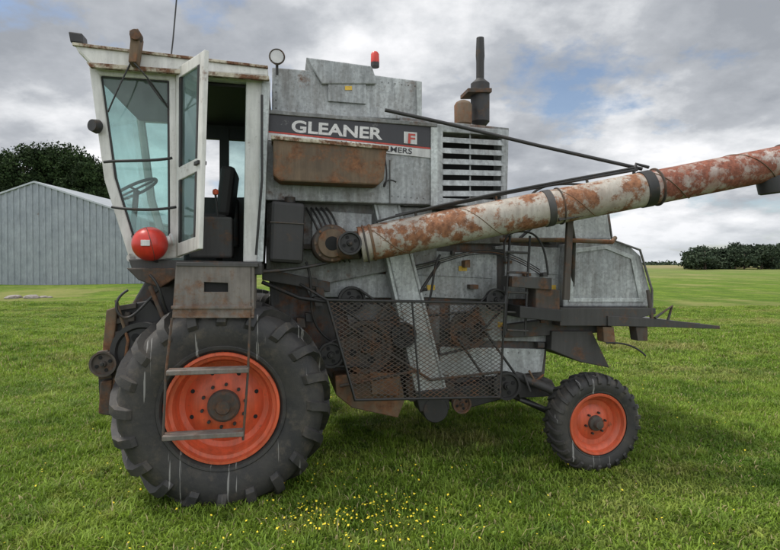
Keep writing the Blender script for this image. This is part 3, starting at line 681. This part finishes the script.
# yellow flowers
fm,nt,b,_=M("flower_yellow"); b.inputs['Base Color'].default_value=(.82,.64,.03,1); b.inputs['Roughness'].default_value=.6
V=[];Fc=[]
def flower(x,y,h):
    k=len(V); r=random.uniform(.005,.010); tx,ty=random.uniform(-.5,.5),random.uniform(-.7,.4)
    V.append((x,y,h+.003))
    for j in range(8):
        rr=r*(1 if j%2 else .75); V.append((x+rr*math.cos(j*.785),y+rr*math.sin(j*.785),h+tx*rr*math.cos(j*.785)-ty*rr*math.sin(j*.785)))
    for j in range(8): Fc.append((k,k+1+j,k+1+(j+1)%8))
for i in range(190):
    x=random.gauss(-.18,.3); y=random.gauss(3.85,.22); flower(x,y,random.uniform(.04,.085))
for i in range(110):
    flower(random.gauss(-.6,1.2),random.uniform(3.4,4.9),random.uniform(.035,.075))
for i in range(120): flower(random.uniform(-3.6,4),random.uniform(3.5,9),random.uniform(.035,.075))
o=mk("dandelion_flowers",V,Fc,fm,norm=False); o.parent=None
# ---------------------------------------------------------------- shed
SH=empty("metal_shed"); D=40.
pk=wd(35,182,D); er=wd(150,221,D); zb=.2
WALL=worn("corrugated_wall",(.34,.37,.40),.04,.45,.3,.5,1.2,False,(.28,.31,.34),.1)
ROOF=worn("shed_roof",(.42,.45,.47),.06,.3,.3,.5,1.2)
slope=(pk.z-er.z)/(er.x-pk.x); hwid=er.x-pk.x
xs=[]
x=-hwid
prof=[(0,0),(.12,0),(.16,-.07),(.30,-.07),(.34,0)]
while x<hwid:
    for a,bb in prof: xs.append((x+a,bb))
    x+=.46
V=[];Fc=[]
for a,bb in xs:
    a=min(a,hwid); V+=[(pk.x+a,D+bb,zb),(pk.x+a,D+bb,pk.z-slope*abs(a))]
for i in range(len(xs)-1): Fc.append((2*i,2*i+2,2*i+3,2*i+1))
mk("gable_wall",V,Fc,WALL,SH,norm=False)
def box(name,c0,c1,mat,par): 
    (a,b_,c),(d,e,f)=c0,c1; V=[(x,y,z) for x in(a,d) for y in(b_,e) for z in(c,f)]
    return mk(name,V,[(0,1,3,2),(4,5,7,6),(0,1,5,4),(2,3,7,6),(0,2,6,4),(1,3,7,5)],mat,par)
box("side_wall",(pk.x+hwid-.05,D+.05,zb),(pk.x+hwid,D+18,er.z),WALL,SH); box("side_wall",(pk.x-hwid,D+.05,zb),(pk.x-hwid+.05,D+18,er.z),WALL,SH)
box("back_wall",(pk.x-hwid,D+18,zb),(pk.x+hwid,D+18.05,er.z),WALL,SH)
for s in(1,-1):
    V=[(pk.x,D-.15,pk.z+.06),(pk.x+s*(hwid+.3),D-.15,er.z+.06-slope*.3),(pk.x+s*(hwid+.3),D+18.3,er.z+.06-slope*.3),(pk.x,D+18.3,pk.z+.06)]
    V+=[(a,b_,c-.12) for a,b_,c in V]
    mk("roof_sheet",V,[(0,1,2,3),(4,5,6,7),(0,1,5,4),(1,2,6,5),(2,3,7,6),(3,0,4,7)],ROOF,SH)
# ---------------------------------------------------------------- trees
def leafmat(name,c0,c1):
    m,nt,b,out=M(name); g_=nt.nodes.new('ShaderNodeNewGeometry')
    c=mix(nt,g_.outputs['Random Per Island'],c0,c1); c=mix(nt,ramp(nt,noise(nt,g_.outputs['Position'],.5,4),[(.4,.5),(.6,1.)]),(.006,.01,.005),c,'MIX')
    nt.links.new(c,b.inputs['Base Color']); b.inputs['Roughness'].default_value=.9; b.inputs['Specular IOR Level'].default_value=.15; return m
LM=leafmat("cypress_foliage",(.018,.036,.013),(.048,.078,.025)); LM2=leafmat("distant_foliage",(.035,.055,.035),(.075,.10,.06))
BARK=worn("bark",(.08,.06,.045),.2,.5,0,.9,3.)
def leaves(name,blobs,n,size,mat,par):
    B=np.array([[*b_] for b_ in blobs]); vol=B[:,3]*B[:,4]*B[:,5]; idx=rng.choice(len(B),n,p=vol/vol.sum())
    d=rng.normal(size=(n,3)); d/=np.linalg.norm(d,axis=1)[:,None]; r=rng.random(n)**.45
    lump=1+.22*np.sin(d[:,0]*7+idx)+.18*np.sin(d[:,2]*9+idx*2)
    P=B[idx,:3]+d*(r*lump)[:,None]*B[idx,3:6]
    a=rng.normal(size=(n,3)); a/=np.linalg.norm(a,axis=1)[:,None]; b_=np.cross(a,rng.normal(size=(n,3))); b_/=np.linalg.norm(b_,axis=1)[:,None]
    s=(size*(.5+rng.random(n)))[:,None]
    V=np.stack([P-a*s,P+b_*s*.6,P+a*s,P-b_*s*.6],1).reshape(-1,3); k=np.arange(n*4)
    me=npmesh(name,V,k,np.arange(n)*4,np.full(n,4),mat); o=bpy.data.objects.new(name,me); COL.objects.link(o); o.parent=par; return o
def tree(name,x,y,h,w,n,size,mat,nb=46):
    e=empty(name); z0=float(gz(np.array(x),np.array(y)))
    lathe("trunk",[(0,h*.035),(h*.08,h*.025),(h*.5,h*.016),(h*.85,h*.005),(h*.85,0)],(x,y,z0-.1),(0.03,0,1),BARK,12,e)
    bl_=[]
    for i in range(nb):
        t=random.random(); z=z0+h*(.16+.72*t); ww=w*(1-.45*t**2.2); a=random.random()*6.28; rr=ww*.7*math.sqrt(random.random())
        px,py=x+rr*math.cos(a),y+rr*math.sin(a); s=w*random.uniform(.2,.36)
        bl_.append((px,py,z,s,s,s*.75))
        if i%2==0: tube("limb",[(x,y,z-h*.12),((x+px)/2,(y+py)/2,z-h*.04),(px,py,z)],h*.007,BARK,True,e)
    leaves("crown",bl_,n,size,mat,e)
for (u,v,Dd,w) in ((47,136,64,5.4),(20,139,62,5.0),(76,142,63,4.6),(91,155,60,2.9),(-14,141,64,5),(-50,150,64,5)):
    p=wd(u,v,Dd); tree("cypress_tree",p.x,p.y,p.z-.3,w,36000,.14,LM,66)
DT=empty("distant_trees")
bl_=[]
for i in range(60):
    u=random.uniform(688,900); Dd=random.uniform(150,175); p=wd(u,random.uniform(243,250)+ (8 if u<700 else 0),Dd)
    top=p.z; w=random.uniform(2.,3.4); zb_=float(gz(np.array(p.x),np.array(p.y)))
    for k in range(4):
        z=zb_+(top-zb_)*random.uniform(.2,.93); bl_.append((p.x+random.gauss(0,1.6),p.y+random.gauss(0,1.6),z,w*random.uniform(.5,.9),w*.8,w*random.uniform(.35,.65)))
    tube("trunk",[(p.x,p.y,-.2),(p.x+random.uniform(-.4,.4),p.y,top*.8)],.22,BARK,False,DT)
leaves("crowns",bl_,70000,.34,LM2,DT)
bl_=[]
for i in range(260):
    u=random.uniform(640,1000); Dd=random.uniform(420,480); p=wd(u,262,Dd); s=random.uniform(2,4.5); bl_.append((p.x,p.y,2.+s*.5,s*1.6,s,s*random.uniform(.4,.7)))
for i in range(400):
    u=random.uniform(-700,690); Dd=random.uniform(480,600); p=wd(u,262,Dd); s=random.uniform(2,4.); bl_.append((p.x,p.y,s*.5,s*2,s,s*random.uniform(.5,.8)))
leaves("hedge",bl_,24000,.9,LM2,DT)
ST=worn("field_stone",(.30,.27,.25),.2,.5,0,.9,6.)
SE=empty("stone_pile")
for i in range(9):
    p=wd(random.uniform(10,44),299,27); s=random.uniform(.12,.34)
    bm=bmesh.new(); bmesh.ops.create_icosphere(bm,subdivisions=2,radius=s)
    for q in bm.verts: q.co*=random.uniform(.8,1.1); q.co.z*=.5
    me=bpy.data.meshes.new("stone"); bm.to_mesh(me); bm.free(); me.materials.append(ST); o=bpy.data.objects.new("stone",me); COL.objects.link(o); o.parent=SE; o.location=(p.x,p.y+random.uniform(-.6,.6),float(gz(np.array(p.x),np.array(p.y)))+.03)
# ---------------------------------------------------------------- light
SUNEL,SUNAZ=62,-80
sd_=Vector((math.sin(math.radians(SUNAZ))*math.cos(math.radians(SUNEL)),math.cos(math.radians(SUNAZ))*math.cos(math.radians(SUNEL)),math.sin(math.radians(SUNEL))))
L=bpy.data.lights.new("sun",'SUN'); L.energy=3.0; L.angle=math.radians(12); L.color=(1,.95,.88); lo=bpy.data.objects.new("sun",L); COL.objects.link(lo); lo.rotation_euler=sd_.to_track_quat('Z','Y').to_euler()
W=bpy.data.worlds.new("World"); S.world=W; W.use_nodes=True; nt=W.node_tree
for n in list(nt.nodes): nt.nodes.remove(n)
out=nt.nodes.new('ShaderNodeOutputWorld'); sky=nt.nodes.new('ShaderNodeTexSky'); sky.sky_type='NISHITA'; sky.sun_disc=False; sky.sun_elevation=math.radians(SUNEL); sky.sun_rotation=math.radians(SUNAZ)
b1=nt.nodes.new('ShaderNodeBackground'); b1.inputs[1].default_value=.13; nt.links.new(sky.outputs[0],b1.inputs[0])
tc=nt.nodes.new('ShaderNodeTexCoord').outputs['Generated']; sp=nt.nodes.new('ShaderNodeSeparateXYZ'); nt.links.new(tc,sp.inputs[0])
ad=N(nt,'ShaderNodeMath'); ad.operation='ADD'; ad.inputs[1].default_value=.30; nt.links.new(sp.outputs[2],ad.inputs[0])
mx=N(nt,'ShaderNodeMath'); mx.operation='MAXIMUM'; mx.inputs[1].default_value=.1; nt.links.new(ad.outputs[0],mx.inputs[0])
cm=nt.nodes.new('ShaderNodeCombineXYZ')
for i in(0,1):
    d=N(nt,'ShaderNodeMath'); d.operation='DIVIDE'; nt.links.new(sp.outputs[i],d.inputs[0]); nt.links.new(mx.outputs[0],d.inputs[1]); nt.links.new(d.outputs[0],cm.inputs[i])
pv=cm.outputs[0]
n1=noise(nt,pv,1.25,7,.5); n2=noise(nt,pv,3.4,7,.6)
nn=mix(nt,.30,n1,n2)
cc=ramp(nt,nn,[(.40,(.36,.385,.425)),(.47,(.50,.525,.565)),(.52,(.74,.76,.79)),(.59,(1.05,1.05,1.07))])
hz=ramp(nt,sp.outputs[2],[(.0,.7),(.10,.0)])
cc=mix(nt,hz,cc,(.72,.76,.80))
# unseen sky behind the camera is boosted as fill for camera-facing sides
bk=N(nt,'ShaderNodeMapRange'); bk.inputs[1].default_value=.35; bk.inputs[2].default_value=-.5; bk.inputs[3].default_value=1.0; bk.inputs[4].default_value=1.9; nt.links.new(sp.outputs[1],bk.inputs[0])
b2=nt.nodes.new('ShaderNodeBackground'); nt.links.new(bk.outputs[0],b2.inputs[1]); nt.links.new(cc,b2.inputs[0])
mp=nt.nodes.new('ShaderNodeMapping'); mp.inputs['Location'].default_value=(3.1,1.7,0); nt.links.new(pv,mp.inputs[0])
hole=ramp(nt,noise(nt,mp.outputs[0],2.0,7,.6),[(.56,0.),(.66,.85)])
ms=nt.nodes.new('ShaderNodeMixShader'); nt.links.new(hole,ms.inputs[0]); nt.links.new(b2.outputs[0],ms.inputs[1]); nt.links.new(b1.outputs[0],ms.inputs[2]); nt.links.new(ms.outputs[0],out.inputs[0])
